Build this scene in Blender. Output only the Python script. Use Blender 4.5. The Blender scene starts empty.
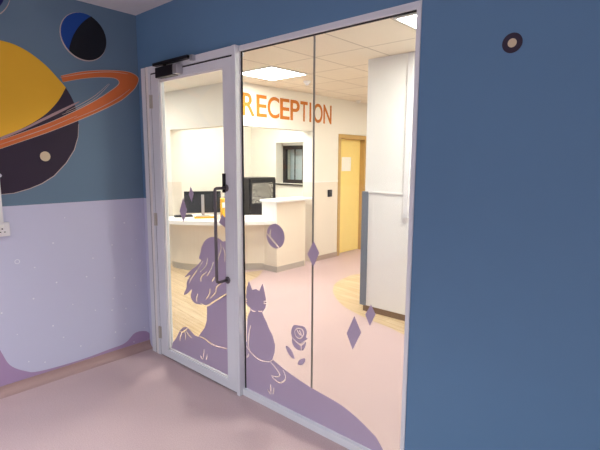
import bpy, math, random
from mathutils import Vector, Matrix
from mathutils.geometry import delaunay_2d_cdt

# ------------------------------------------------------------------ camera, world, exposure
scn = bpy.context.scene
col = scn.collection
cam = bpy.data.cameras.new('camera')
cam.sensor_fit = 'HORIZONTAL'; cam.sensor_width = 36.0; cam.lens = 27.1608
cam.clip_start = 0.05
camo = bpy.data.objects.new('camera', cam); col.objects.link(camo)
camo.matrix_world = Matrix([[0.747255, -0.095583, 0.657627, 3.469617], [0.664522, 0.100729, -0.740449, -1.946359], [0.004532, 0.990312, 0.138788, 1.6], [0, 0, 0, 1]])
scn.camera = camo
world = bpy.data.worlds.new('world'); scn.world = world; world.use_nodes = True
bg = world.node_tree.nodes['Background']
bg.inputs[0].default_value = (0.8, 0.88, 1.0, 1); bg.inputs[1].default_value = 0.35
vs = scn.view_settings
vs.view_transform = 'Standard'; vs.look = 'None'; vs.gamma = 1.0; vs.use_curve_mapping = False
vs.exposure = 1.1
LOBBY_LAMP = 23.5        # strength of the ceiling panels beyond the glass
ROOM_LAMP = 102.0       # watts of each ceiling downlight in the painted room

# ------------------------------------------------------------------ helpers
def lin(c):
    return tuple(((v/255)/12.92 if v/255 <= .04045 else ((v/255+.055)/1.055)**2.4) for v in c) + (1,)
def mat(name, rgb, rough=.6, metal=0, spec=.4, vary=0, scale=8.0, bump=0):
    m = bpy.data.materials.new(name); m.use_nodes = True
    nt = m.node_tree; b = nt.nodes['Principled BSDF']
    b.inputs['Base Color'].default_value = lin(rgb)
    b.inputs['Roughness'].default_value = rough; b.inputs['Metallic'].default_value = metal
    b.inputs['Specular IOR Level'].default_value = spec
    if vary or bump:
        tc = nt.nodes.new('ShaderNodeTexCoord'); nz = nt.nodes.new('ShaderNodeTexNoise')
        nz.inputs['Scale'].default_value = scale; nz.inputs['Detail'].default_value = 5
        nt.links.new(tc.outputs['Object'], nz.inputs['Vector'])
        if vary:
            mx = nt.nodes.new('ShaderNodeMix'); mx.data_type = 'RGBA'
            c = lin(rgb)
            mx.inputs[6].default_value = tuple(v*(1-vary) for v in c[:3])+(1,)
            mx.inputs[7].default_value = tuple(min(1, v*(1+vary)) for v in c[:3])+(1,)
            nt.links.new(nz.outputs['Fac'], mx.inputs[0]); nt.links.new(mx.outputs[2], b.inputs['Base Color'])
        if bump:
            bp = nt.nodes.new('ShaderNodeBump'); bp.inputs['Strength'].default_value = bump; bp.inputs['Distance'].default_value = .002
            nt.links.new(nz.outputs['Fac'], bp.inputs['Height']); nt.links.new(bp.outputs[0], b.inputs['Normal'])
    return m
def emit(name, rgb, s):
    m = bpy.data.materials.new(name); m.use_nodes = True
    nt = m.node_tree; nt.nodes.remove(nt.nodes['Principled BSDF'])
    e = nt.nodes.new('ShaderNodeEmission'); e.inputs[0].default_value = lin(rgb); e.inputs[1].default_value = s
    nt.links.new(e.outputs[0], nt.nodes['Material Output'].inputs[0]); return m
def glass(name, tint=(250, 252, 250)):
    m = bpy.data.materials.new(name); m.use_nodes = True
    nt = m.node_tree; nt.nodes.remove(nt.nodes['Principled BSDF'])
    t = nt.nodes.new('ShaderNodeBsdfTransparent'); t.inputs[0].default_value = lin(tint)
    g = nt.nodes.new('ShaderNodeBsdfGlossy'); g.inputs['Roughness'].default_value = .02
    lw = nt.nodes.new('ShaderNodeLayerWeight'); lw.inputs[0].default_value = .5
    pw = nt.nodes.new('ShaderNodeMath'); pw.operation = 'POWER'; pw.inputs[1].default_value = 5
    f = nt.nodes.new('ShaderNodeMath'); f.operation = 'MULTIPLY_ADD'; f.inputs[1].default_value = .7; f.inputs[2].default_value = .025
    nt.links.new(lw.outputs['Facing'], pw.inputs[0]); nt.links.new(pw.outputs[0], f.inputs[0])
    mx = nt.nodes.new('ShaderNodeMixShader')
    nt.links.new(f.outputs[0], mx.inputs[0]); nt.links.new(t.outputs[0], mx.inputs[1]); nt.links.new(g.outputs[0], mx.inputs[2])
    nt.links.new(mx.outputs[0], nt.nodes['Material Output'].inputs[0]); return m

class MB:
    """collects shapes, builds ONE mesh object"""
    def __init__(s): s.v = []; s.f = []; s.m = []
    def add(s, vs_, fs, mi=0):
        o = len(s.v); s.v += [tuple(v) for v in vs_]
        for f in fs: s.f.append(tuple(i+o for i in f)); s.m.append(mi)
        return s
    def box(s, x0, x1, y0, y1, z0, z1, mi=0):
        return s.add([(x0,y0,z0),(x1,y0,z0),(x1,y1,z0),(x0,y1,z0),(x0,y0,z1),(x1,y0,z1),(x1,y1,z1),(x0,y1,z1)],
                     [(0,3,2,1),(4,5,6,7),(0,1,5,4),(1,2,6,5),(2,3,7,6),(3,0,4,7)], mi)
    def prism(s, poly, z0, z1, mi=0, mp=lambda a, b, c: (a, b, c)):
        n = len(poly)
        area = sum(poly[i][0]*poly[(i+1) % n][1]-poly[(i+1) % n][0]*poly[i][1] for i in range(n))
        if area < 0: poly = poly[::-1]
        vs_ = [mp(a, b, z0) for a, b in poly]+[mp(a, b, z1) for a, b in poly]
        fs = [tuple(range(n-1, -1, -1)), tuple(range(n, 2*n))]+[(i, (i+1) % n, n+(i+1) % n, n+i) for i in range(n)]
        return s.add(vs_, fs, mi)
    def tube(s, pts, r, n=12, mi=0, cap=True):
        pts = [Vector(q) for q in pts]; rings = []
        up = None
        for i, q in enumerate(pts):
            d = (pts[min(i+1, len(pts)-1)]-pts[max(i-1, 0)]).normalized()
            if up is None: up = Vector((0, 0, 1)) if abs(d.z) < .9 else Vector((1, 0, 0))
            a = d.cross(up).normalized(); b = a.cross(d).normalized(); up = b
            rr = r[i] if isinstance(r, (list, tuple)) else r
            rings.append([q+a*rr*math.cos(2*math.pi*k/n)+b*rr*math.sin(2*math.pi*k/n) for k in range(n)])
        o = [v for ring in rings for v in ring]
        fs = [(i*n+k, i*n+(k+1) % n, (i+1)*n+(k+1) % n, (i+1)*n+k) for i in range(len(pts)-1) for k in range(n)]
        if cap: fs += [tuple(range(n-1, -1, -1)), tuple(range((len(pts)-1)*n, len(pts)*n))]
        return s.add(o, fs, mi)
    def lathe(s, prof, c, n=24, mi=0, axis='z'):
        o = []
        for r, h in prof:
            for k in range(n):
                a = 2*math.pi*k/n
                q = (r*math.cos(a), r*math.sin(a), h)
                if axis == 'y': q = (q[0], q[2], q[1])
                o.append((c[0]+q[0], c[1]+q[1], c[2]+q[2]))
        m = len(prof)
        fs = [(i*n+k, i*n+(k+1) % n, (i+1)*n+(k+1) % n, (i+1)*n+k) for i in range(m-1) for k in range(n)]
        fs += [tuple(range(n-1, -1, -1)), tuple(range((m-1)*n, m*n))]
        return s.add(o, fs, mi)
    def build(s, name, mats, parent=None, bevel=0, smooth=False):
        me = bpy.data.meshes.new(name)
        me.from_pydata(s.v, [], s.f)
        for m in (mats if isinstance(mats, (list, tuple)) else [mats]): me.materials.append(m)
        for poly, mi in zip(me.polygons, s.m): poly.material_index = mi
        me.update()
        if smooth:
            for poly in me.polygons: poly.use_smooth = True
        o = bpy.data.objects.new(name, me); col.objects.link(o)
        if parent:
            o.parent = parent; o.matrix_parent_inverse = parent.matrix_world.inverted()
        if bevel:
            b = o.modifiers.new('bevel', 'BEVEL'); b.width = bevel; b.segments = 2; b.limit_method = 'ANGLE'
        return o
def tag(o, label=None, cat=None, group=None, kind=None):
    if label: o['label'] = label
    if cat: o['category'] = cat
    if group: o['group'] = group
    if kind: o['kind'] = kind
    return o
def empty(name, loc, label, cat, group=None, kind=None, rz=0):
    o = bpy.data.objects.new(name, None); col.objects.link(o)
    o.matrix_world = Matrix.Translation(loc) @ Matrix.Rotation(rz, 4, 'Z')
    o.location = loc; o.rotation_euler = (0, 0, rz)
    o.empty_display_size = .05
    return tag(o, label, cat, group, kind)
def copy_thing(root, delta, label=None):
    r = root.copy(); col.objects.link(r); r.location = root.location+Vector(delta)
    if label: r['label'] = label
    for ch in list(root.children):
        c = ch.copy(); col.objects.link(c); c.parent = r; c.matrix_parent_inverse = ch.matrix_parent_inverse.copy()
    return r
def smooth(pts, closed=True, k=5):
    """Catmull-Rom curve through the points"""
    n = len(pts); out = []
    for i in range(n if closed else n-1):
        g = (lambda j: pts[j % n]) if closed else (lambda j: pts[max(0, min(n-1, j))])
        a, b, c, d = g(i-1), g(i), g(i+1), g(i+2)
        for t in range(k):
            t /= k
            out.append(tuple(.5*(2*b[e]+(c[e]-a[e])*t+(2*a[e]-5*b[e]+4*c[e]-d[e])*t*t+(-a[e]+3*b[e]-3*c[e]+d[e])*t**3) for e in (0, 1)))
    if not closed: out.append(pts[-1])
    return out
def circle(cx, cy, rx, ry=None, n=40):
    return [(cx+rx*math.cos(2*math.pi*i/n), cy+(ry or rx)*math.sin(2*math.pi*i/n)) for i in range(n)]
def inside(q, poly):
    r = False; j = len(poly)-1
    for i in range(len(poly)):
        a, b = poly[i], poly[j]
        if (a[1] > q[1]) != (b[1] > q[1]) and q[0] < (b[0]-a[0])*(q[1]-a[1])/(b[1]-a[1])+a[0]: r = not r
        j = i
    return r
def strip(pts, w):
    """closed outline of a tapering line drawn through pts"""
    L, R = [], []
    n = len(pts)
    for i, q in enumerate(pts):
        a, b = pts[max(0, i-1)], pts[min(n-1, i+1)]
        dx, dy = b[0]-a[0], b[1]-a[1]; l = math.hypot(dx, dy) or 1
        h = w/2*(.35+.65*math.sin(math.pi*(i+.5)/n)) if n > 2 else w/2
        L.append((q[0]-dy/l*h, q[1]+dx/l*h)); R.append((q[0]+dy/l*h, q[1]-dx/l*h))
    return L+R[::-1]
ON_Y = lambda d: (lambda a, b: (a, d, b))     # (x, z) on a plane of constant y
ON_X = lambda d: (lambda a, b: (d, a, b))     # (y, z) on a plane of constant x
ON_Z = lambda d: (lambda a, b: (a, b, d))
def sheet(polys, holes, to3, flip, thick=.0006):
    """cut vinyl: the union of polys without the holes, as a thin sheet"""
    vs_, es = [], []
    for pl in polys+holes:
        o = len(vs_); n = len(pl)
        vs_ += [Vector(q) for q in pl]; es += [(o+i, o+(i+1) % n) for i in range(n)]
    ov, oe, of, *_ = delaunay_2d_cdt(vs_, es, [], 0, 1e-5)
    fs = []
    for f in of:
        c = (sum(ov[i][0] for i in f)/len(f), sum(ov[i][1] for i in f)/len(f))
        if any(inside(c, p_) for p_ in polys) and not any(inside(c, h) for h in holes):
            fs.append(tuple(f)[::-1] if flip else tuple(f))
    m = MB(); m.add([to3(q[0], q[1]) for q in ov], fs)
    return m

# ------------------------------------------------------------------ materials
M = {}
M['blue'] = mat('blue_paint', (99, 137, 173), .55, spec=.3, vary=.03, scale=3, bump=.05)
M['mural_blue'] = mat('slate_blue_wallcovering', (108, 134, 156), .55, spec=.3, vary=.02, scale=3)
M['lilac'] = mat('lilac_wallcovering', (206, 208, 232), .55, spec=.3, vary=.015, scale=3)
M['mauve'] = mat('mauve_wallcovering', (174, 148, 186), .55, spec=.3)
M['star'] = mat('pale_dots', (236, 238, 250), .6)
M['room_ceiling'] = mat('ceiling_paint', (225, 225, 228), .8)
M['skirt'] = mat('coved_vinyl', (176, 146, 142), .5, vary=.04)
M['alu'] = mat('light_grey_coated_aluminium', (230, 233, 238), .4, spec=.5)
M['gap'] = mat('dark_gasket', (26, 26, 30), .7)
M['black'] = mat('black_coated_metal', (22, 20, 26), .4)
M['steel'] = mat('brushed_steel', (196, 190, 180), .4, metal=.35)
M['handle'] = mat('dark_brushed_metal', (112, 106, 110), .35, metal=.5)
M['silver'] = mat('satin_metal', (190, 190, 195), .35, metal=.6)
M['glass'] = glass('clear_glass')
M['purple'] = mat('purple_vinyl', (188, 172, 196), .5, spec=.3)
M['cream'] = mat('cream_wall_paint', (244, 240, 230), .6, vary=.01, scale=2)
M['cladding'] = mat('cream_wall_cladding', (236, 226, 211), .45)
M['white'] = mat('white_laminate', (245, 243, 240), .4)
M['desk'] = mat('pale_desk_panel', (236, 224, 206), .45, vary=.02, scale=5)
M['oak'] = mat('oak_frame', (200, 164, 100), .5, vary=.06, scale=14)
M['yellow_door'] = mat('yellow_maple_veneer', (248, 222, 138), .5, vary=.04, scale=10)
M['grey_guard'] = mat('grey_corner_guard', (120, 128, 140), .5)
M['orange'] = mat('copper_orange_lettering', (206, 124, 48), .7, spec=.2)
M['plinth'] = mat('brown_plinth', (140, 112, 84), .6)
M['wall_skirt'] = mat('taupe_skirting', (178, 158, 144), .5)
M['paper'] = mat('paper', (250, 248, 240), .8)
M['dark_frame'] = mat('dark_brown_frame', (46, 36, 32), .5)
M['joint'] = mat('silicone_joint', (130, 126, 122), .4)
M['socket'] = mat('white_plastic', (236, 234, 236), .35)
M['planet_yellow'] = mat('planet_ochre', (240, 186, 48), .55, vary=.06, scale=2.5)
M['planet_dark'] = mat('planet_plum', (50, 38, 58), .55)
M['ring'] = mat('ring_orange', (214, 112, 56), .55, vary=.1, scale=5)
M['ring_line'] = mat('ring_outline', (206, 186, 176), .6)
M['ring_mauve'] = mat('ring_mauve', (176, 146, 150), .6)
M['moon'] = mat('moon_tan', (222, 204, 172), .6)
M['royal'] = mat('royal_blue', (22, 74, 158), .55)
M['ink'] = mat('near_black_blue', (10, 12, 22), .55)
M['navy'] = mat('deep_navy', (16, 22, 92), .55)
M['screen'] = mat('dark_grey_plastic', (40, 44, 48), .4)
M['folder'] = mat('amber_folder', (240, 178, 50), .6)

def floor_mat():
    m = mat('pink_speckled_vinyl', (208, 178, 180), .42, spec=.35)
    nt = m.node_tree; b = nt.nodes['Principled BSDF']
    tc = nt.nodes.new('ShaderNodeTexCoord')
    n1 = nt.nodes.new('ShaderNodeTexNoise'); n1.inputs['Scale'].default_value = 160; n1.inputs['Detail'].default_value = 2
    n2 = nt.nodes.new('ShaderNodeTexNoise'); n2.inputs['Scale'].default_value = 3
    r1 = nt.nodes.new('ShaderNodeValToRGB')
    r1.color_ramp.elements[0].position = .35; r1.color_ramp.elements[0].color = lin((194, 167, 168))
    r1.color_ramp.elements[1].position = .65; r1.color_ramp.elements[1].color = lin((208, 184, 184))
    mx = nt.nodes.new('ShaderNodeMix'); mx.data_type = 'RGBA'; mx.blend_type = 'MULTIPLY'; mx.inputs[0].default_value = 1
    r2 = nt.nodes.new('ShaderNodeValToRGB')
    r2.color_ramp.elements[0].color = (.93, .92, .92, 1); r2.color_ramp.elements[1].color = (1, 1, 1, 1)
    for n in (n1, n2): nt.links.new(tc.outputs['Object'], n.inputs['Vector'])
    nt.links.new(n1.outputs['Fac'], r1.inputs[0]); nt.links.new(n2.outputs['Fac'], r2.inputs[0])
    nt.links.new(r1.outputs[0], mx.inputs[6]); nt.links.new(r2.outputs[0], mx.inputs[7])
    nt.links.new(mx.outputs[2], b.inputs['Base Color'])
    return m
def wood_floor_mat():
    m = mat('oak_plank_vinyl', (226, 190, 140), .4, spec=.35)
    nt = m.node_tree; b = nt.nodes['Principled BSDF']
    tc = nt.nodes.new('ShaderNodeTexCoord'); mp = nt.nodes.new('ShaderNodeMapping')
    mp.inputs['Rotation'].default_value = (0, 0, math.radians(8))
    br = nt.nodes.new('ShaderNodeTexBrick')
    br.inputs['Color1'].default_value = lin((224, 202, 170)); br.inputs['Color2'].default_value = lin((210, 184, 148))
    br.inputs['Mortar'].default_value = lin((180, 150, 114)); br.inputs['Scale'].default_value = 1
    br.inputs['Mortar Size'].default_value = .002; br.inputs['Brick Width'].default_value = .9; br.inputs['Row Height'].default_value = .09
    mp2 = nt.nodes.new('ShaderNodeMapping'); mp2.inputs['Scale'].default_value = (3, 40, 1)
    nz = nt.nodes.new('ShaderNodeTexNoise'); nz.inputs['Scale'].default_value = 1; nz.inputs['Detail'].default_value = 4
    rr = nt.nodes.new('ShaderNodeValToRGB')
    rr.color_ramp.elements[0].position = .3; rr.color_ramp.elements[0].color = (.78, .73, .66, 1)
    rr.color_ramp.elements[1].position = .7; rr.color_ramp.elements[1].color = (1, 1, 1, 1)
    mx = nt.nodes.new('ShaderNodeMix'); mx.data_type = 'RGBA'; mx.blend_type = 'MULTIPLY'; mx.inputs[0].default_value = 1
    nt.links.new(tc.outputs['Object'], mp.inputs['Vector']); nt.links.new(mp.outputs[0], br.inputs['Vector'])
    nt.links.new(mp.outputs[0], mp2.inputs['Vector']); nt.links.new(mp2.outputs[0], nz.inputs['Vector'])
    nt.links.new(nz.outputs['Fac'], rr.inputs[0])
    nt.links.new(br.outputs['Color'], mx.inputs[6]); nt.links.new(rr.outputs[0], mx.inputs[7])
    nt.links.new(mx.outputs[2], b.inputs['Base Color'])
    return m
def tile_mat():
    m = mat('ceiling_tile', (236, 226, 208), .85)
    nt = m.node_tree; b = nt.nodes['Principled BSDF']
    tc = nt.nodes.new('ShaderNodeTexCoord'); mp = nt.nodes.new('ShaderNodeMapping')
    mp.inputs['Location'].default_value = (.72, -1.63, 0)
    br = nt.nodes.new('ShaderNodeTexBrick'); br.offset = 0
    br.inputs['Color1'].default_value = lin((238, 228, 210)); br.inputs['Color2'].default_value = lin((234, 223, 205))
    br.inputs['Mortar'].default_value = lin((176, 164, 146)); br.inputs['Scale'].default_value = 1
    br.inputs['Mortar Size'].default_value = .006; br.inputs['Brick Width'].default_value = .6; br.inputs['Row Height'].default_value = .6
    nt.links.new(tc.outputs['Object'], mp.inputs['Vector']); nt.links.new(mp.outputs[0], br.inputs['Vector'])
    nt.links.new(br.outputs['Color'], b.inputs['Base Color'])
    return m
def door_reflection_mat():  # pale speckle is a window's reflection painted into the glass colour
    m = mat('painted_reflection_glass', (40, 40, 44), .12, spec=.6)
    nt = m.node_tree; b = nt.nodes['Principled BSDF']
    tc = nt.nodes.new('ShaderNodeTexCoord'); v = nt.nodes.new('ShaderNodeTexNoise')
    v.inputs['Scale'].default_value = 45; v.inputs['Detail'].default_value = 3
    r = nt.nodes.new('ShaderNodeValToRGB')
    r.color_ramp.elements[0].position = .46; r.color_ramp.elements[0].color = lin((60, 60, 62))
    r.color_ramp.elements[1].position = .53; r.color_ramp.elements[1].color = lin((186, 184, 178))
    nt.links.new(tc.outputs['Object'], v.inputs['Vector']); nt.links.new(v.outputs['Fac'], r.inputs[0])
    nt.links.new(r.outputs[0], b.inputs['Base Color']); return m
M['floor'] = floor_mat(); M['wood'] = wood_floor_mat(); M['tile'] = tile_mat(); M['door_reflection'] = door_reflection_mat()
M['lobby_lamp'] = emit('lobby_diffuser', (255, 251, 243), LOBBY_LAMP)
M['room_lamp'] = emit('room_diffuser', (250, 252, 255), 8)

# ------------------------------------------------------------------ setting: the painted room (y < 0)
BAND = 1.295; FRAME_L, FRAME_R, FRAME_T = .095, 2.46, 2.313
ROOM_H = 2.733; LOBBY_H = 2.62
S = lambda o, l, c: tag(o, l, c, kind='structure')
S(MB().box(-6.2, 5, -5.2, 6.4, -.1, 0).build('floor', M['floor']), 'pink speckled vinyl floor running under the glazed screen', 'floor')
wl = S(MB().box(-.12, 0, -5.2, 0, 0, BAND, 1).box(-.12, 0, -5.2, 0, BAND, ROOM_H, 0).build('wall_left', [M['mural_blue'], M['lilac']]),
       'mural wall, slate blue above and lilac below', 'wall')
wb = MB()
wb.box(-.12, FRAME_L, 0, .12, 0, BAND, 1).box(-.12, FRAME_L, 0, .12, BAND, ROOM_H)
wb.box(FRAME_L, FRAME_R, 0, .12, FRAME_T, ROOM_H).box(FRAME_R, 5, 0, .12, 0, ROOM_H)
S(wb.build('wall_back', [M['blue'], M['lilac']]), 'plain blue wall around and beside the glazed screen', 'wall')
S(MB().box(4.88, 5, -5.2, 0, 0, ROOM_H).build('wall_right', M['room_ceiling']), 'side wall of the painted room', 'wall')
S(MB().box(-.12, 5, -5.2, -5.08, 0, ROOM_H).build('wall_front', M['room_ceiling']), 'end wall of the painted room', 'wall')
S(MB().box(-.12, 5, -5.2, .12, ROOM_H, ROOM_H+.1).build('ceiling', M['room_ceiling']), 'plain pale ceiling over the painted room', 'ceiling')
# coved skirting along the mural wall
prof = [(0, .062), (.004, .062), (.006, .04), (.014, .022), (.03, .009), (.055, .002), (.055, 0), (0, 0)]
bs = MB().prism(prof, -5.08, 0, 0, lambda a, b, c: (a, c, b))
S(bs.build('baseboard_left', M['skirt'], smooth=False), 'coved mauve vinyl skirting under the mural wall', 'skirting')
# painted wave and pale stars on the lilac band
wave = smooth([(-1.176, 0.483), (-1.108, 0.321), (-1.058, 0.196), (-0.97, 0.121), (-0.875, 0.086), (-0.592, 0.075), (-0.354, 0.088), (-0.225, 0.099), (-0.133, 0.16), (-0.042, 0.151), (0.013, 0.108)], False)
wave = [(min(a, -.001), b) for a, b in wave]
wave = [(-5.0, .063), (-5.0, .4)]+smooth([(-5.0, .4), (-4.2, .2), (-3.5, .16), (-2.8, .34), (-2.2, .56), (-1.7, .58), (-1.35, .5), wave[0]], False)+wave[1:]+[(-.001, .063)]
sheet([wave], [], ON_X(.0012), False).build('painted_wave', M['mauve'], wl)
stars = MB()
for (a, b), r in [((-0.633, 1.185), 0.004), ((-0.18, 1.103), 0.006), ((-0.724, 1.009), 0.006), ((-0.083, 0.953), 0.004), ((-0.856, 0.852), 0.005), ((-0.72, 0.716), 0.006), ((-0.446, 0.854), 0.005), ((-0.29, 0.937), 0.006), ((-0.286, 0.668), 0.006), ((-0.131, 0.795), 0.004), ((-0.879, 0.63), 0.006), ((-0.617, 0.526), 0.004), ((-0.452, 0.439), 0.005), ((-0.305, 0.499), 0.005), ((-0.319, 0.406), 0.006), ((-0.107, 0.569), 0.004), ((-0.214, 0.261), 0.004), ((-1.079, 0.575), 0.006), ((-0.699, 0.29), 0.005), ((-0.765, 0.398), 0.006), ((-0.579, 0.184), 0.006), ((-0.941, 0.181), 0.005), ((-0.837, 0.141), 0.005), ((-0.301, 0.216), 0.006), ((-0.146, 0.085), 0.004), ((-0.046, 0.184), 0.004), ((-0.202, 0.392), 0.006), ((-0.998, 0.4), 0.004), ((-0.503, 0.718), 0.006), ((-0.235, 0.522), 0.005)]:
    stars.prism(circle(a, b, r, n=10), .0004, .0016, 0, lambda a, b, c: (c, a, b))
a, b = (-0.961, 0.911)
for k in range(14):
    t0, t1 = 2*math.pi*k/14, 2*math.pi*(k+1)/14
    stars.prism([(a+r*math.cos(t), b+r*math.sin(t)) for r, t in ((.017, t0), (.017, t1), (.012, t1), (.012, t0))], .0004, .0016, 0, lambda a, b, c: (c, a, b))
stars.build('painted_stars', M['star'], wl)['kind'] = 'stuff'

# ------------------------------------------------------------------ setting: the lobby beyond the glass (y > 0)
S(MB().box(-6.2, -.72, .12, 1.95, LOBBY_H, LOBBY_H+.1, 1).box(-.72, 5, .12, 1.95, LOBBY_H, LOBBY_H+.1).box(-6.2, 5, 1.95, 6.4, LOBBY_H, LOBBY_H+.1).build('ceiling_lobby', [M['tile'], M['cream']]), 'cream suspended ceiling tiles of the lobby', 'ceiling')
def two_tone(m, x0, x1, y0, y1, z0=0, z1=LOBBY_H, dado=1.28):
    if z0 < dado: m.box(x0, x1, y0, y1, z0, min(dado, z1), 1)
    if z1 > dado: m.box(x0, x1, y0, y1, max(dado, z0), z1, 0)
    return m
WX = -1.12
DX0, DX1 = 4.171, 4.998       # yellow door opening along y
m = MB()
m.box(WX-.17, WX, 1.95, 3.51, 2.065, LOBBY_H)
two_tone(m, WX-.2, WX, 3.51, DX0); m.box(WX-.17, WX, DX0, DX1, 2.06, LOBBY_H); two_tone(m, WX-.17, WX, DX1, 6.2)
wr = S(m.build('wall_reception', [M['cream'], M['cladding']]), 'cream lobby wall with the desk opening and the yellow door', 'wall')
MB().box(WX-.001, WX+.008, 3.515, DX0, 1.27, 1.29).build('dado_strip', M['white'], wr)
MB().box(WX-.001, WX+.01, 3.515, DX0, 0, .075).box(WX-.001, WX+.01, DX1, 6.2, 0, .075).build('skirting', M['wall_skirt'], wr)
m = MB()
two_tone(m, -6, -2.62, 1.95, 2.12)
S(m.build('wall_desk', [M['cream'], M['cladding']]), 'cream lobby wall left of the reception desk', 'wall')
S(MB().box(-2.62, WX-.17, 1.95, 2.12, 2.065, LOBBY_H).build('wall_bulkhead', M['cream']), 'cream bulkhead hanging over the front of the reception desk', 'wall')
# reception back wall with the recessed window
BX0, BX1, BZ0, BZ1 = -2.70, -1.95, 1.185, 1.95
m = MB().box(-3.52, BX0, 4.3, 4.8, 0, LOBBY_H).box(BX1, WX-.17, 4.3, 4.8, 0, LOBBY_H).box(BX0, BX1, 4.3, 4.8, 0, BZ0).box(BX0, BX1, 4.3, 4.8, BZ1, LOBBY_H)
S(m.build('wall_office', M['cream']), 'cream back wall of the reception office', 'wall')
S(MB().box(-3.52, -3.4, 2.12, 4.3, 0, LOBBY_H).build('wall_office_side', M['cream']), 'cream side wall of the reception office', 'wall')
S(MB().box(-6.2, -6, .12, 6.4, 0, LOBBY_H).build('wall_lobby_left', M['cream']), 'cream end wall of the lobby', 'wall')
S(MB().box(4.8, 5, .12, 6.4, 0, LOBBY_H).build('wall_lobby_right', M['cream']), 'cream side wall of the lobby', 'wall')
S(MB().box(-6, 4.8, 6.2, 6.4, 0, LOBBY_H).build('wall_lobby_far', M['cream']), 'cream far wall of the lobby', 'wall')
# wood look floor areas
wd = [(-0.105, 3.385), (-0.13, 3.054), (-0.064, 2.76), (0.054, 2.541), (0.25, 2.305), (0.552, 2.058), (0.817, 1.931), (1.055, 1.856), (1.323, 1.796), (1.546, 1.723)]
wd = smooth([(1.2, 4.3), (.4, 4.0)]+wd+[(2.2, 1.62)], False)+[(4.8, 1.6), (4.8, 4.3)]
S(sheet([wd], [], ON_Z(.002), False).build('floor_wood', M['wood']), 'oak look floor patch curving around the white wall block', 'floor')
wd = smooth([(-1.3, 2.6), (-1.08, 2.3), (-.98, 2.06), (-.83, 1.88), (-.2, 1.35), (.2, .9), (.34, .45), (.3, .13)], False)+[(-5.9, .13), (-5.9, 1.94), (-1.5, 1.94)]
S(sheet([wd], [], ON_Z(.002), False).build('floor_wood_desk', M['wood']), 'oak look floor patch in front of the reception desk', 'floor')
# white wall block standing in the lobby
PY = 2.05
m = MB().box(.83, 3.2, PY+.012, PY+.6, 0, .07, 2).box(.83, 3.2, PY, PY+.6, .07, 1.29, 1).box(.83, 3.2, PY, PY+.6, 1.29, LOBBY_H, 0)
pl = S(m.build('wall_block', [M['white'], M['white'], M['plinth']]), 'white wall block with a grey edge guard behind the glass', 'wall')
MB().box(.80, .828, PY-.012, PY+.3, .07, 1.295).box(.828, .875, PY-.012, PY-.001, .07, 1.295).build('corner_guard', M['grey_guard'], pl)
MB().box(.876, 3.2, PY-.012, PY-.001, 1.283, 1.298).build('dado_strip', M['white'], pl)
tr = MB().box(1.292, 1.345, PY-.03, PY-.001, 1.06, LOBBY_H-.005).build('cable_trunking', M['socket'])
tag(tr, 'white vertical cable trunking on the wall block beyond the glass', 'trunking')

# ------------------------------------------------------------------ glazed door and screen
FY = -.03
d = empty('door_1', (.65, FY, 0), 'grey aluminium glazed entrance door left of the tall glass panes', 'door', kind='structure')
MB().box(FRAME_L, .150, FY, .06, 0, FRAME_T).box(.150, .159, FY+.003, .06, 0, FRAME_T, 1).box(.159, .166, FY, .06, 0, FRAME_T, 2).box(.166, .178, FY+.003, .06, 0, FRAME_T, 1)\
    .box(.178, .194, FY-.004, .06, 0, FRAME_T, 2).box(.194, .224, FY, .06, 0, FRAME_T).box(.224, 1.2, FY, .06, 2.262, FRAME_T).build('door_frame', [M['alu'], M['gap'], M['white']], d)  # groove shade and gap highlight put into the dark and white strips
MB().box(1.198, 1.229, FY-.008, .018, 0, FRAME_T).build('mullion', M['alu'], d, bevel=.002)
lx0, lx1, gx0, gx1, gz0, gz1 = .232, 1.188, .335, 1.096, .075, 2.197
lf = MB()
lf.box(lx0, gx0, FY, .02, .012, 2.25).box(gx1, lx1, FY, .02, .012, 2.25).box(gx0, gx1, FY, .02, .012, gz0).box(gx0, gx1, FY, .02, gz1, 2.25)
lf.build('leaf_frame', M['alu'], d)
MB().box(.2245, .2315, FY+.003, .01, .006, 2.255).box(1.1885, 1.1975, FY+.008, .01, .006, 2.255).box(.2245, 1.1975, FY+.008, .01, 2.2505, 2.2615)\
    .box(.232, 1.188, FY+.01, .01, .0005, .0115).build('gasket', M['gap'], d)
bd = MB()
for x0, x1, z0, z1 in ((gx0, gx0+.012, gz0, gz1), (gx1-.012, gx1, gz0, gz1), (gx0, gx1, gz0, gz0+.012), (gx0, gx1, gz1-.012, gz1)):
    bd.box(x0, x1, FY+.012, FY+.022, z0, z1)
bd.build('glazing_bead', M['white'], d)
MB().box(gx0, gx1, -.004, .004, gz0, gz1).build('door_glass', M['glass'], d)
for z in (2.05, 1.14, .2):
    h = MB().tube([(.228, FY-.007, z-.05), (.228, FY-.007, z+.05)], .009, 10)
    h.box(.232, .25, FY-.003, FY+.001, z-.05, z+.05)
    tag(h.build('hinge', M['steel'], d), 'grey metal hinge')
hx = 1.115
hd = MB().tube([(hx, FY-.002, 1.425), (hx, FY-.08, 1.425), (hx-.004, FY-.088, 1.42), (hx-.006, FY-.09, 1.41), (hx-.006, FY-.09, .815), (hx-.004, FY-.088, .805), (hx, FY-.08, .80), (hx, FY-.002, .80)], .0105, 12)
hd.lathe([(.024, 0), (.024, -.008), (.012, -.01)], (hx, FY, 1.425), 16, 0, 'y').lathe([(.024, 0), (.024, -.008), (.012, -.01)], (hx, FY, .80), 16, 0, 'y')
tag(hd.build('door_handle', M['handle'], d, smooth=True), 'tall dark metal pull handle')
hb = MB().tube([(hx, .022, 1.425), (hx, .1, 1.425), (hx, .11, 1.41), (hx, .11, .815), (hx, .1, .80), (hx, .022, .80)], .0105, 12)
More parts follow.
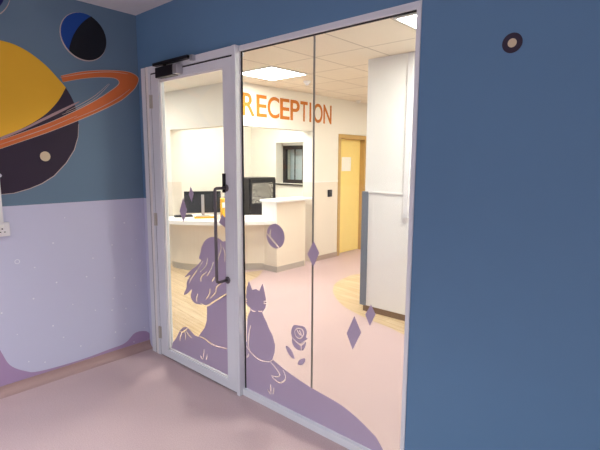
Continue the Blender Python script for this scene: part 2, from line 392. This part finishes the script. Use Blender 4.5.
tag(hb.build('door_handle', M['steel'], d, smooth=True), 'pull handle on the far side')
MB().box(1.098, 1.110, FY-.02, FY, 1.395, 1.52).build('lock_lever', M['black'], d)
# closer
cl = MB().box(.395, .615, FY-.06, FY-.0045, 2.20, 2.272)
dc = tag(cl.build('door_closer', M['black'], bevel=.004), 'black overhead door closer at the top of the glazed door', 'door closer')
MB().box(.616, .665, FY-.056, FY-.0045, 2.204, 2.268).build('end_cap', M['silver'], dc, bevel=.003)
ar = MB().box(.345, .785, FY-.05, FY-.012, 2.290, 2.312)
ar.tube([(.48, FY-.03, 2.272), (.48, FY-.03, 2.292)], .012, 10)
ar.build('closer_arm', M['black'], dc, bevel=.003)
MB().box(.786, .815, FY-.03, FY-.001, 2.276, 2.312).build('arm_bracket', M['silver'], dc)

w = empty('window_1', (1.85, 0, 0), 'tall fixed glazed screen of two panes right of the entrance door', 'window', kind='structure')
sx0, sx1, sz0, sz1 = 1.238, 2.438, .046, 2.279
MB().box(1.230, FRAME_R, -.006, .026, sz1, 2.298).box(1.230, FRAME_R, .0, .026, 2.298, FRAME_T).box(1.230, sx1, -.008, .06, 0, sz0)\
    .box(sx1, FRAME_R, -.006, .06, sz0, sz1).box(sx1, FRAME_R, -.006, .06, 0, sz0).build('window_frame', M['alu'], w)
JX = 1.822
MB().box(1.2292, sx0, .011, .018, sz0, sz1).box(sx0, sx1, .008, .024, sz1-.004, sz1).build('gasket', M['gap'], w)
MB().box(sx0, JX-.004, .016, .026, sz0, sz1-.004).build('pane', M['glass'], w)
MB().box(JX+.004, sx1, .016, .026, sz0, sz1-.004).build('pane', M['glass'], w)
MB().box(JX-.003, JX+.003, .016, .026, sz0, sz1-.004).build('glass_joint', M['joint'], w)

# ------------------------------------------------------------------ purple vinyl cut-outs on the glass
def vinyl(name, polys, cuts, plane, label, cat='vinyl sticker', group=None, w=.010):
    hs = [strip(smooth(c, False, 4) if len(c) > 2 else c, w) for c in cuts]
    return tag(sheet(polys, hs, ON_Y(plane), False).build(name, M['purple']), label, cat, group)
DP, SP = -.0050, .0152
def diamond(l, t, r, b): return [((l[0], l[1])), t, r, b]
dg = 'purple diamond stickers on the glass'
for pts, pane, lab in (
    ([(0.526, 1.225), (0.579, 1.331), (0.623, 1.24), (0.574, 1.144)], DP, 'larger purple diamond sticker in front of the monitor on the door glass'),
    ([(0.652, 1.357), (0.677, 1.418), (0.714, 1.367), (0.684, 1.304)], DP, 'smaller purple diamond sticker above the keyboard on the door glass'),
    ([(0.997, 1.181), (1.035, 1.243), (1.071, 1.215), (1.067, 1.151)], DP, 'purple diamond sticker behind the pull handle beside the door stile'),
    ([(1.785, 1.067), (1.832, 1.15), (1.875, 1.086), (1.832, 0.998)], SP, 'purple diamond sticker straddling the vertical joint of the glass'),
    ([(2.075, 0.662), (2.124, 0.773), (2.171, 0.692), (2.118, 0.578)], SP, 'large purple diamond sticker on the glass above the sloping hill'),
    ([(2.193, 0.798), (2.228, 0.861), (2.257, 0.813), (2.224, 0.742)], SP, 'small purple diamond sticker at the foot of the white wall block')):
    vinyl('diamond_sticker', [pts], [], pane, lab, group=dg)
c = [(1.525, 1.143), (1.603, 1.153), (1.527, 1.22)]
rx, rz = abs(c[1][0]-c[0][0]), abs(c[2][1]-c[0][1])
vinyl('planet_sticker', [circle(c[0][0], c[0][1], rx, rz)], [[(1.442, 1.157), (1.504, 1.113), (1.556, 1.074)], [(1.486, 1.184), (1.477, 1.151), (1.482, 1.136)]], SP,
      'round purple planet sticker with a pale line on the glass')
# girl seen from behind on the hill (door pane)
hair = [(1.075, 1.027), (1.033, 1.053), (0.978, 1.071), (0.905, 1.069), (0.834, 1.034), (0.792, 0.983), (0.775, 0.936), (0.756, 0.893), (0.782, 0.882), (0.716, 0.826), (0.645, 0.784), (0.563, 0.715), (0.641, 0.748), (0.595, 0.689), (0.584, 0.637), (0.546, 0.577), (0.603, 0.599), (0.654, 0.638), (0.637, 0.579), (0.678, 0.542), (0.748, 0.542), (0.838, 0.556), (0.923, 0.606), (1.004, 0.652), (1.071, 0.695)]
body = [(0.836, 0.545), (0.836, 0.496), (0.831, 0.437), (0.804, 0.376), (0.754, 0.321), (0.722, 0.283), (0.791, 0.289), (0.864, 0.273), (0.938, 0.27), (1.065, 0.288), (1.076, 0.689), (0.992, 0.638), (0.919, 0.593)]
hill = [(0.308, 0.087), (0.364, 0.137), (0.417, 0.187), (0.475, 0.267), (0.521, 0.306), (0.573, 0.322), (0.624, 0.305), (0.673, 0.281), (0.722, 0.283), (0.791, 0.289), (0.864, 0.273), (0.938, 0.27), (1.065, 0.288), (1.061, 0.081), (0.733, 0.089)]
hillb = [(gx0+.013, hill[0][1])]+hill[1:13]+[(gx1-.013, hill[12][1]), (gx1-.013, gz0+.013), (gx0+.013, gz0+.013)]
clampx = lambda P: [(min(a, gx1-.0135), b) for a, b in P]
girl = empty('girl_sticker', (hill[8][0], DP, hill[8][1]), 'purple sticker of a long haired girl seen from behind on the door glass', 'vinyl sticker')
hs = [strip(smooth(q, False, 4), 0.0085) for q in [[(0.86, 0.914), (0.839, 0.852), (0.764, 0.792)], [(0.804, 0.881), (0.738, 0.811), (0.656, 0.728), (0.62, 0.68)], [(0.845, 0.807), (0.78, 0.76), (0.773, 0.722)], [(0.729, 0.618), (0.713, 0.584), (0.716, 0.554)], [(0.937, 0.785), (0.905, 0.746)], [(0.879, 0.688), (0.871, 0.647), (0.826, 0.597)], [(1.036, 0.77), (0.955, 0.715), (0.944, 0.674), (0.877, 0.615)], [(1.012, 1.043), (1.014, 0.993), (0.983, 0.929), (0.966, 0.87)], [(1.034, 1.014), (1.056, 0.975), (1.05, 0.911)], [(0.927, 0.892), (0.897, 0.837), (0.847, 0.777)]]]
neck = [(0.761, 0.554), (0.835, 0.549), (0.917, 0.598), (0.992, 0.644), (1.082, 0.697)]
sheet([clampx(smooth(hair, True, 4))], hs+[strip(smooth(neck, False, 4), .010)], ON_Y(DP), False).build('hair', M['purple'], girl)
hs = [strip(smooth(neck, False, 4), .010), strip([(0.821, 0.531), (0.826, 0.486), (0.822, 0.439)], .006)]
body2 = [q for q in body]
rg = [(0.737, 0.288), (0.791, 0.289), (0.864, 0.273), (0.938, 0.27), (1.071, 0.287)]
m = sheet([clampx(body2)], hs[:1]+[strip(smooth(rg, False, 4), .012)], ON_Y(DP), False)
m.build('body', M['purple'], girl)
ridge = [(0.712, 0.285), (0.791, 0.289), (0.864, 0.273), (0.938, 0.27), (1.06, 0.285)]
cuts = [[(0.468, 0.265), (0.505, 0.262), (0.539, 0.281), (0.586, 0.316)], [(0.505, 0.26), (0.48, 0.216), (0.473, 0.18)], [(0.539, 0.279), (0.553, 0.252), (0.55, 0.214)], [(0.563, 0.29), (0.593, 0.266), (0.635, 0.25)], [(0.787, 0.202), (0.785, 0.165), (0.772, 0.117)], [(0.739, 0.14), (0.753, 0.123), (0.772, 0.117)], [(0.826, 0.177), (0.822, 0.152), (0.812, 0.125)]]
vinyl('hill_sticker', [hillb], [ridge]+cuts, DP, 'purple rocky hill sticker under the girl on the door glass', w=.010)
# cat, rose and long hill (fixed screen)
ridge = [(1.209, 0.387), (1.3, 0.368), (1.397, 0.347), (1.5, 0.33), (1.621, 0.294), (1.788, 0.259), (1.907, 0.245), (2.032, 0.231), (2.123, 0.206), (2.197, 0.176), (2.282, 0.133), (2.357, 0.089)]
hl = [(sx0+.001, ridge[0][1])]+smooth(ridge[1:-1], False, 4)+[(ridge[-1][0]-.0, sz0+.001), (sx0+.001, sz0+.001)]
cat = [(1.276, 0.814), (1.255, 0.768), (1.246, 0.711), (1.239, 0.664), (1.258, 0.641), (1.287, 0.63), (1.29, 0.614), (1.269, 0.585), (1.256, 0.55), (1.252, 0.496), (1.249, 0.41), (1.252, 0.352), (1.299, 0.314), (1.377, 0.293), (1.46, 0.306), (1.492, 0.325), (1.514, 0.382), (1.52, 0.437), (1.495, 0.497), (1.464, 0.533), (1.442, 0.571), (1.413, 0.605), (1.402, 0.625), (1.432, 0.663), (1.442, 0.698), (1.434, 0.737), (1.423, 0.781), (1.408, 0.82), (1.391, 0.795), (1.376, 0.766), (1.345, 0.772), (1.306, 0.759), (1.291, 0.789)]
catline = [(1.207, 0.374), (1.251, 0.345), (1.299, 0.313), (1.377, 0.292), (1.458, 0.305), (1.495, 0.328)]
cuts = [catline]+[[(1.288, 0.509), (1.273, 0.459), (1.267, 0.413), (1.262, 0.371), (1.279, 0.326)], [(1.293, 0.623), (1.313, 0.615), (1.338, 0.617)], [(1.362, 0.627), (1.386, 0.628), (1.405, 0.638)], [(1.225, 0.679), (1.255, 0.684)], [(1.224, 0.661), (1.255, 0.67)], [(1.416, 0.703), (1.449, 0.713)], [(1.416, 0.691), (1.447, 0.694)]]
tailcuts = [[(1.478, 0.307), (1.508, 0.292), (1.548, 0.264), (1.559, 0.244), (1.532, 0.225), (1.483, 0.219)], [(1.483, 0.219), (1.514, 0.2), (1.562, 0.196), (1.604, 0.226), (1.609, 0.259), (1.589, 0.29)], [(1.218, 0.308), (1.234, 0.291), (1.248, 0.27)], [(1.267, 0.304), (1.258, 0.284), (1.25, 0.271)], [(1.475, 0.153), (1.478, 0.123), (1.48, 0.087)], [(1.448, 0.112), (1.461, 0.096), (1.474, 0.086)], [(1.506, 0.14), (1.504, 0.118), (1.498, 0.095)]]
hs = [strip(smooth(c_, False, 4), .008) for c_ in cuts+tailcuts]
hs_cat = [strip(smooth(c_, False, 4), .008) for c_ in cuts]
tag(sheet([cat], hs_cat, ON_Y(SP), False).build('cat_sticker', M['purple']), 'purple sticker of a sitting cat seen from behind on the glass', 'vinyl sticker')
tag(sheet([hl], hs+[cat], ON_Y(SP), False).build('hill_sticker', M['purple']), 'long purple hill sticker sloping down across both fixed glass panes', 'vinyl sticker')
rose_c = (1.725, 0.568)
rose = smooth([(1.678, 0.607), (1.659, 0.567), (1.666, 0.53), (1.694, 0.515), (1.732, 0.507), (1.764, 0.531), (1.792, 0.553), (1.78, 0.561), (1.786, 0.597), (1.763, 0.62), (1.723, 0.618)])
bud = smooth([(1.671, 0.528), (1.666, 0.498), (1.686, 0.47), (1.719, 0.461), (1.756, 0.47), (1.775, 0.503), (1.78, 0.532), (1.759, 0.524), (1.736, 0.501), (1.699, 0.513)])
cuts = [[(1.671, 0.525), (1.699, 0.51), (1.738, 0.498), (1.768, 0.524), (1.788, 0.538)], [(1.738, 0.499), (1.743, 0.484), (1.742, 0.464)], [(1.687, 0.571), (1.699, 0.542), (1.733, 0.539), (1.76, 0.574), (1.747, 0.601), (1.707, 0.595), (1.687, 0.571)], [(1.705, 0.589), (1.723, 0.568), (1.746, 0.561)], [(1.728, 0.589), (1.735, 0.574), (1.743, 0.566)]]
rs = empty('rose_sticker', (rose_c[0], SP, rose_c[1]), 'purple rose bud sticker with two loose leaves on the glass', 'vinyl sticker')
hs = [strip(smooth(c_, False, 4), .0075) for c_ in cuts]
sheet([rose, bud], hs, ON_Y(SP), False).build('bloom', M['purple'], rs)
for lfp in ([(1.612, 0.456), (1.636, 0.459), (1.666, 0.44), (1.688, 0.403), (1.683, 0.393), (1.654, 0.4), (1.627, 0.424)], [(1.714, 0.368), (1.724, 0.395), (1.749, 0.415), (1.774, 0.422), (1.768, 0.397), (1.746, 0.373)]):
    sheet([smooth(lfp)], [], ON_Y(SP), False).build('leaf', M['purple'], rs)

# ------------------------------------------------------------------ mural decals on the painted walls
def mural(name, polys, d_, m_, parent=None, holes=()):
    return sheet(polys, list(holes), ON_X(d_), False).build(name, m_, parent)
darkR = [(-0.566, 2.116), (-0.527, 2.044), (-0.501, 1.958), (-0.492, 1.866), (-0.502, 1.771), (-0.535, 1.676), (-0.597, 1.582), (-0.686, 1.49), (-0.768, 1.439), (-0.847, 1.407), (-0.946, 1.38), (-1.028, 1.375)]
dark = smooth(darkR, False)+[(-1.03+.53*math.cos(math.radians(a)), 1.905+.53*math.sin(math.radians(a))) for a in range(264, 130, -6)]
yel = smooth([(-0.954, 2.363), (-0.875, 2.353), (-0.783, 2.315), (-0.688, 2.248), (-0.614, 2.171), (-0.566, 2.116)], False)
yel2 = smooth([(-0.566, 2.116), (-0.625, 2.016), (-0.716, 1.916), (-0.848, 1.823), (-1.0, 1.749)], False)
yellow = yel+yel2[1:]+smooth([(-1.25, 1.735), (-1.45, 1.78), (-1.56, 1.88), (-1.57, 2.0), (-1.5, 2.17), (-1.36, 2.31), (-1.18, 2.38), (-1.05, 2.385)], False)
pd = empty('planet_decal', (.001, -1.0, 1.4), 'large ochre and plum planet with an orange ring on the mural wall', 'wall decal')
mural('shadow_side', [dark], .0012, M['planet_dark'], pd)
mural('shadow_rim', [strip(darkR[3:], .006)], .0016, M['ring_line'], pd)
mural('lit_side', [yellow], .0026, M['planet_yellow'], pd)
ro = [(-0.596, 2.192), (-0.459, 2.239), (-0.348, 2.265), (-0.233, 2.283), (-0.112, 2.293), (-0.037, 2.282), (-0.002, 2.25), (-0.028, 2.185), (-0.087, 2.124), (-0.173, 2.057), (-0.343, 1.964), (-0.498, 1.889), (-0.692, 1.801), (-0.861, 1.732), (-1.006, 1.674), (-1.147, 1.619)]
ri = [(-1.143, 1.672), (-1.001, 1.73), (-0.85, 1.793), (-0.687, 1.866), (-0.577, 1.922), (-0.475, 1.978), (-0.353, 2.051), (-0.241, 2.129), (-0.183, 2.176), (-0.167, 2.203), (-0.184, 2.223), (-0.216, 2.229), (-0.283, 2.224), (-0.351, 2.214), (-0.462, 2.188), (-0.584, 2.15)]
rl_o = smooth([ro[-1], (-1.6, 1.53), (-1.93, 1.52), (-2.06, 1.58), (-1.98, 1.66), (-1.75, 1.76), (-1.56, 1.83)], False)
rl_i = smooth([(-1.545, 1.79), (-1.7, 1.725), (-1.86, 1.655), (-1.93, 1.6), (-1.84, 1.568), (-1.6, 1.575), ri[0]], False)
ring_poly = smooth(ro, False)+rl_o[1:]+rl_i[:-1]+smooth(ri, False)
mural('ring', [ring_poly], .0042, M['ring'], pd)
lines = [strip(smooth(ro, False), .005), strip(smooth(ri, False), .005)]
for q in [[(-0.575, 1.948), (-0.473, 2.007), (-0.359, 2.083), (-0.25, 2.183)], [(-0.604, 1.925), (-0.474, 1.989), (-0.344, 2.076), (-0.242, 2.181)], [(-0.522, 1.901), (-0.357, 1.98), (-0.188, 2.078), (-0.077, 2.163)], [(-1.004, 1.701), (-0.852, 1.763), (-0.69, 1.832), (-0.5, 1.925)], [(-0.601, 2.18), (-0.424, 2.233), (-0.234, 2.271), (-0.088, 2.276)]]:
    lines.append(strip(smooth(q, False), .004))
lm = MB()
for q in lines:
    one = sheet([q], [], ON_X(.0050), False); lm.add(one.v, one.f)
lm.build('ring_outline', M['ring_line'], pd)
band = smooth([(-1.0, 1.748), (-0.848, 1.821), (-0.777, 1.864), (-0.636, 1.945), (-0.494, 2.022), (-0.491, 2.014), (-0.617, 1.936), (-0.752, 1.86), (-0.868, 1.796), (-1.001, 1.731)], False)
mural('ring_haze', [band], .0034, M['ring_mauve'], pd)
mc = [(-0.736, 1.628), (-0.701, 1.628), (-1.019, 1.5)]
tag(mural('moon_decal', [circle(mc[0][0], mc[0][1], .034)], .0050, M['moon']), 'tan moon dot on the dark side of the ringed planet', 'wall decal')
tag(mural('star_decal', [circle(mc[2][0]-.004, mc[2][1], .013)], .0050, M['star']), 'small white dot at the edge of the planet above the socket', 'wall decal')
sp = empty('planet_decal', (.001, -.413, 2.33), 'small royal blue and black planet high on the mural wall', 'wall decal')
sc_ = (-.413, 2.492); sr = .163
mural('outline', [circle(sc_[0]-.004, sc_[1]-.004, sr+.004)], .0010, M['ring_line'], sp)
mural('lit_side', [circle(sc_[0], sc_[1], sr)], .0014, M['royal'], sp)
lens = [(-0.355, 2.647), (-0.408, 2.602), (-0.454, 2.547), (-0.497, 2.474), (-0.526, 2.39)]
a0 = math.atan2(lens[-1][1]-sc_[1], lens[-1][0]-sc_[0]); a1 = math.atan2(lens[0][1]-sc_[1], lens[0][0]-sc_[0])
if a1 < a0: a1 += 2*math.pi
arc = [(sc_[0]+sr*math.cos(a0+(a1-a0)*k/40), sc_[1]+sr*math.sin(a0+(a1-a0)*k/40)) for k in range(1, 40)]
mural('dark_side', [smooth(lens, False)+arc], .0018, M['ink'], sp)
np_ = empty('planet_decal', (.001, -1.02, 2.5), 'deep navy planet cut off by the ceiling at the mural edge', 'wall decal')
cc = (-1.075, 2.68); r0 = math.hypot(-.937+1.075, 2.576-2.68)
clip = lambda P: [(a, min(b, ROOM_H-.002)) for a, b in P]
mural('outline', [clip(circle(cc[0], cc[1], r0+.028))], .0008, M['mural_blue'], np_)
arcw = [(cc[0]+(r0+.03)*math.cos(t), cc[1]+(r0+.03)*math.sin(t)) for t in [-2.6+.1*k for k in range(26)]]
mural('rim_line', [strip(arcw, .007)], .0014, M['ring_line'], np_)
mural('disc', [clip(circle(cc[0], cc[1], r0))], .0018, M['navy'], np_)
c = (2.854, 2.066)
rd = tag(sheet([circle(c[0], c[1], .0385)], [], ON_Y(-.0012), False).build('moon_decal', M['planet_dark']), 'dark moon disc with a pale centre high on the blue wall', 'wall decal')
sheet([circle(c[0], c[1], .017)], [], ON_Y(-.0018), False).build('pale_centre', M['moon'], rd)

# socket and trunking at the edge of the mural wall
so = tag(MB().box(.001, .03, -1.16, -.995, 1.098, 1.19).build('wall_socket', M['socket'], bevel=.004), 'white double socket on the lilac part of the mural wall', 'socket')
for y in (-1.12, -1.04):
    MB().box(.0305, .034, y-.012, y+.012, 1.16, 1.178).build('rocker_switch', M['white'], so)
    MB().box(.0302, .0312, y-.004, y+.004, 1.145, 1.153).box(.0302, .0312, y-.018, y-.008, 1.125, 1.13).box(.0302, .0312, y+.008, y+.018, 1.125, 1.13).build('pin_slots', M['gap'], so)
tag(MB().box(.004, .026, -1.06, -1.028, 1.191, ROOM_H-.005).build('cable_trunking', M['socket']), 'white cable trunking rising from the wall socket', 'trunking')

# ------------------------------------------------------------------ RECEPTION lettering
sign = empty('reception_sign', (WX, 3.0, 2.2), 'copper orange capital letters reading RECEPTION on the bulkhead', 'sign')
LY = [(2.082, 2.297), (2.327, 2.52), (2.536, 2.766), (2.783, 2.98), (2.998, 3.198), (3.217, 3.38), (3.425, 3.464), (3.518, 3.742), (3.764, 3.969)]
for ch, (y0, y1) in zip('RECEPTION', LY):
    cu = bpy.data.curves.new('letter', 'FONT'); cu.body = ch; cu.size = 1; cu.offset = .012; cu.extrude = .0015
    to = bpy.data.objects.new('letter_source', cu); col.objects.link(to)
    dg_ = bpy.context.evaluated_depsgraph_get()
    me = bpy.data.meshes.new_from_object(to.evaluated_get(dg_)); bpy.data.objects.remove(to)
    xs = [v.co.x for v in me.vertices]; ys = [v.co.y for v in me.vertices]
    for v in me.vertices:
        X = (v.co.x-min(xs))/(max(xs)-min(xs)); Y = (v.co.y-min(ys))/(max(ys)-min(ys))
        v.co = (WX+.0025+v.co.z, y0+X*(y1-y0), 2.198+Y*.292)
    me.materials.clear(); me.materials.append(M['orange']); me.update()
    o = bpy.data.objects.new('letter', me); col.objects.link(o); o.parent = sign
    o.matrix_parent_inverse = sign.matrix_world.inverted()

# ------------------------------------------------------------------ ceiling lights and detectors
def panel(x0, y0, h, lampm, label, group):
    t = empty('ceiling_light', (x0+.3, y0+.3, h), label, 'ceiling light', group)
    MB().box(x0+.003, x0+.597, y0+.003, y0+.022, h-.012, h-.001).box(x0+.003, x0+.597, y0+.578, y0+.597, h-.012, h-.001)\
        .box(x0+.003, x0+.022, y0+.022, y0+.578, h-.012, h-.001).box(x0+.578, x0+.597, y0+.022, y0+.578, h-.012, h-.001).build('light_frame', M['white'], t)
    MB().box(x0+.022, x0+.578, y0+.022, y0+.578, h-.01, h-.001).build('diffuser', M[lampm], t)
    return t
lp = panel(-.72, 1.63, LOBBY_H, 'lobby_lamp', 'square lit ceiling panel above the letters at the left of the glass', 'lit lobby ceiling panels')
for x, y, lab in ((1.70, 1.03, 'square lit ceiling panel cut off by the upper right corner of the screen'), (.54, 4.03, 'square ceiling panel hidden beyond the white wall block'),
                  (-2.46, 2.83, 'square ceiling panel inside the reception office'), (-3.06, .43, 'square ceiling panel in the lobby beyond the door'),
                  (3.54, 3.4, 'square ceiling panel in the lobby behind the blue wall')):
    copy_thing(lp, (x+.72, y-1.63, 0), lab)
def downlight(x, y, label, cone=132):
    o = empty('downlight', (x, y, ROOM_H), label, 'downlight', 'painted room downlights')
    MB().lathe([(.11, -.001), (.11, -.008), (.09, -.012), (.085, -.004)], (x, y, ROOM_H), 32).build('trim_ring', M['white'], o)
    MB().lathe([(.084, -.0045), (.084, -.0125)], (x, y, ROOM_H), 32).build('lens', M['room_lamp'], o)
    ld = bpy.data.lights.new('downlight_lamp', 'SPOT'); ld.energy = ROOM_LAMP; ld.spot_size = math.radians(cone); ld.spot_blend = .85
    ld.color = (.89, .96, 1.0); ld.shadow_soft_size = .09
    lo = bpy.data.objects.new('downlight_lamp', ld); col.objects.link(lo); lo.parent = o; lo.location = (0, 0, -.03)
for x, y, lab in ((1.5, -2.3, 'downlight nearest the mural wall'), (3.4, -2.6, 'downlight in the ceiling above the camera'),
                  (1.5, -4.2, 'downlight by the far corner of the painted room'), (3.4, -4.3, 'downlight by the end wall of the painted room')):
    downlight(x, y, lab, 120 if x < 2 else 134)
sd = tag(MB().lathe([(.05, 0), (.05, -.012), (.038, -.03), (.03, -.034)], (-.44, 2.58, LOBBY_H-.001), 24).build('smoke_detector', M['white'], smooth=False), 'white smoke detector beside the lit panel above the letters', 'smoke detector')
MB().lathe([(.022, 0), (.022, -.014), (.012, -.02)], (-.44, 2.58, LOBBY_H-.0355), 18).build('sensor_cap', M['socket'], sd)
sd = tag(MB().lathe([(.045, 0), (.045, -.012), (.03, -.03), (.02, -.034)], (-1.0, 4.55, LOBBY_H-.001), 24).build('smoke_detector', M['white']), 'small white ceiling detector above the yellow door', 'smoke detector')
MB().lathe([(.016, 0), (.016, -.01), (.01, -.014)], (-1.0, 4.55, LOBBY_H-.0355), 18).build('sensor_cap', M['socket'], sd)

# ------------------------------------------------------------------ yellow door and things on the lobby wall
y0, y1 = DX0+.002, DX1-.002
yd = empty('door_2', (WX, (y0+y1)/2, 0), 'yellow veneered door in an oak frame beyond the reception letters', 'door', kind='structure')
MB().box(WX-.165, WX+.015, y0, y0+.06, 0, 2.055).box(WX-.165, WX+.015, y1-.06, y1, 0, 2.055).box(WX-.165, WX+.015, y0+.06, y1-.06, 1.985, 2.055).build('door_frame', M['oak'], yd, bevel=.004)
MB().box(WX-.13, WX-.085, y0+.063, y1-.063, .008, 1.982).build('leaf', M['yellow_door'], yd)
ny = [4.384, 4.655]
tag(MB().box(WX-.0845, WX-.0825, ny[0], ny[1], 1.44, 1.68).build('notice', M['paper']), 'white paper notice on the yellow door', 'notice')
rd = tag(MB().box(WX+.0005, WX+.03, 3.895, 3.985, 1.03, 1.145).build('card_reader', M['black'], bevel=.005), 'small black card reader on the wall beside the yellow door', 'card reader')
MB().box(WX+.0302, WX+.032, 3.915, 3.965, 1.10, 1.125).build('reader_display', M['screen'], rd)

# ------------------------------------------------------------------ reception desk
base = smooth([(-2.612, 1.93), (-2.56, 1.855), (-2.4, 1.80), (-2.15, 1.825), (-1.88, 1.99), (-1.52, 2.40), (-1.27, 2.665)], False, 5)
def off(P, t):
    out = []
    for i, q in enumerate(P):
        a, b = P[max(0, i-1)], P[min(len(P)-1, i+1)]
        dx, dy = b[0]-a[0], b[1]-a[1]; l = math.hypot(dx, dy)
        out.append((q[0]-dy/l*t, q[1]+dx/l*t))
    return out
dk = empty('reception_desk', (-1.9, 2.2, 0), 'curved white topped reception desk with pale panels and steel kick strip', 'reception desk')
def wallstrip(P, t, z0, z1): return MB().prism(P+off(P, t)[::-1], z0, z1)
wallstrip(base, .03, .10, .70).build('front_panel', M['desk'], dk)
wallstrip(off(base, .012), .018, 0, .0995).build('kick_strip', M['steel'], dk)
edge = smooth([(-2.612, 1.58), (-2.5, 1.57), (-2.15, 1.63), (-1.9, 1.77), (-1.6, 1.98), (-1.36, 2.22), (-1.12, 2.55), (-1.035, 2.605)], False, 5)
back = [(-1.327, 2.606), (-1.34, 3.05), (-1.70, 3.0), (-1.95, 2.75), (-2.3, 2.5), (-2.612, 2.4)]
MB().prism(edge+back, .703, .758).build('worktop', M['white'], dk, bevel=.004)
MB().box(-1.325, -1.045, 2.632, 3.26, 0.0, 1.02).build('end_cabinet', M['desk'], dk)
MB().box(-1.325, -1.035, 2.612, 2.630, .70, 1.02).build('upstand', M['white'], dk)
MB().box(-1.32, -1.039, 2.626, 2.6315, 0, .085).box(-1.0445, -1.039, 2.626, 3.235, 0, .085).build('kick_strip', M['steel'], dk)
MB().box(-1.345, -.99, 2.585, 3.40, 1.021, 1.052).build('raised_counter', M['white'], dk, bevel=.004)

# monitor, keyboard, folders, cabinet
mx_, my_ = -2.24, 2.235
ang = math.atan2(-1.946-my_, 3.47-mx_)+math.pi/2+.03
mo = empty('monitor', (mx_, my_, .758), 'black monitor on a silver stand seen from behind on the reception desk', 'monitor', rz=ang)
def local(mb, name, m_, par, **k):
    R = par.matrix_world
    mb.v = [tuple(R @ Vector(v)) for v in mb.v]
    return mb.build(name, m_, par, **k)
local(MB().box(-.275, .275, -.0, .03, .055, .385), 'screen_housing', M['screen'], mo, bevel=.006)
local(MB().box(-.26, .26, .0305, .032, .07, .37), 'screen_glass', M['black'], mo)
local(MB().box(-.022, .022, -.028, -.0005, .02, .335), 'stand_column', M['silver'], mo, bevel=.004)
local(MB().lathe([(.11, .001), (.11, .01), (.03, .02)], (0, -.01, 0), 28), 'stand_base', M['silver'], mo)
kb = empty('keyboard', (-2.42, 2.02, .758), 'black keyboard lying beside the monitor stand', 'keyboard', rz=ang+.2)
local(MB().box(-.15, .12, -.06, .06, .001, .018), 'key_tray', M['black'], kb, bevel=.004)
kk = MB()
for i in range(11):
    for j in range(4): kk.box(-.14+i*.023, -.121+i*.023, -.05+j*.026, -.028+j*.026, .0185, .026)
local(kk, 'keys', M['screen'], kb)
fx = empty('desk_tray', (-2.04, 2.13, .758), 'orange document tray lying in front of the monitor', 'tray', rz=ang)
local(MB().box(-.16, .16, -.05, .08, .001, .006).box(-.16, .16, -.052, -.046, .006, .03).box(-.16, -.154, -.046, .08, .006, .03).box(.154, .16, -.046, .08, .006, .03), 'tray_body', M['folder'], fx)
fo = empty('binder', (-1.81, 2.29, .758), 'amber binder standing upright beside the monitor', 'binder', rz=ang)
local(MB().box(-.035, .035, -.03, .2, .001, .29), 'binder_cover', M['folder'], fo, bevel=.004)
local(MB().box(-.02, .02, -.0315, -.0305, .16, .24), 'spine_label', M['paper'], fo)
cb = empty('equipment_cabinet', (-2.2, 3.27, 0), 'tall black cabinet with a speckled reflection painted on its glass door behind the raised counter', 'cabinet')
MB().box(-2.42, -2.0, 2.97, 3.57, 0, 1.335).build('cabinet_body', M['black'], cb, bevel=.006)
MB().box(-1.9995, -1.98, 2.985, 3.56, .1, 1.31).build('cabinet_door', M['black'], cb, bevel=.004)
MB().box(-1.9795, -1.976, 3.02, 3.49, .92, 1.25).build('door_glass', M['door_reflection'], cb)

# recessed office window
w2 = empty('window_2', (-2.3, 4.49, BZ0), 'dark framed window recessed in the wall behind the desk', 'window', kind='structure')
m = MB()
x0, x1 = BX0+.002, BX1-.002
for a, b, c_, d_ in ((x0, x0+.07, BZ0+.002, BZ1-.05), (x1-.07, x1, BZ0+.002, BZ1-.05), (x0+.07, x1-.07, BZ0+.002, BZ0+.07), (x0+.07, x1-.07, BZ1-.12, BZ1-.05)):
    m.box(a, b, 4.49, 4.55, c_, d_)
m.build('window_frame', M['dark_frame'], w2)
MB().box(x0, x1, 4.47, 4.55, BZ1-.049, BZ1-.001).build('window_head', M['white'], w2)
MB().box(BX0-.12, BX1+.08, 4.27, 4.299, BZ0-.024, BZ0-.002).build('sill_shadow', M['dark_frame'], w2)  # dark strip stands in for the shadow line along the sill
MB().box(x0+.07, x1-.07, 4.515, 4.521, BZ0+.07, BZ1-.12).build('pane', M['glass'], w2)
M['night'] = mat('blue_grey_view', (206, 216, 230), .7, vary=.1, scale=4)
vb = MB()
for k in range(3): vb.box(x0+.2+k*.2, x0+.212+k*.2, 4.60, 4.62, BZ0+.002, BZ1-.002)
vb.build('blind_slats', M['dark_frame'], w2)
MB().box(x0, x1, 4.70, 4.72, BZ0+.002, BZ1-.002).build('view_backing', M['night'], w2)  # added backing board, its colour stands in for the dim space behind
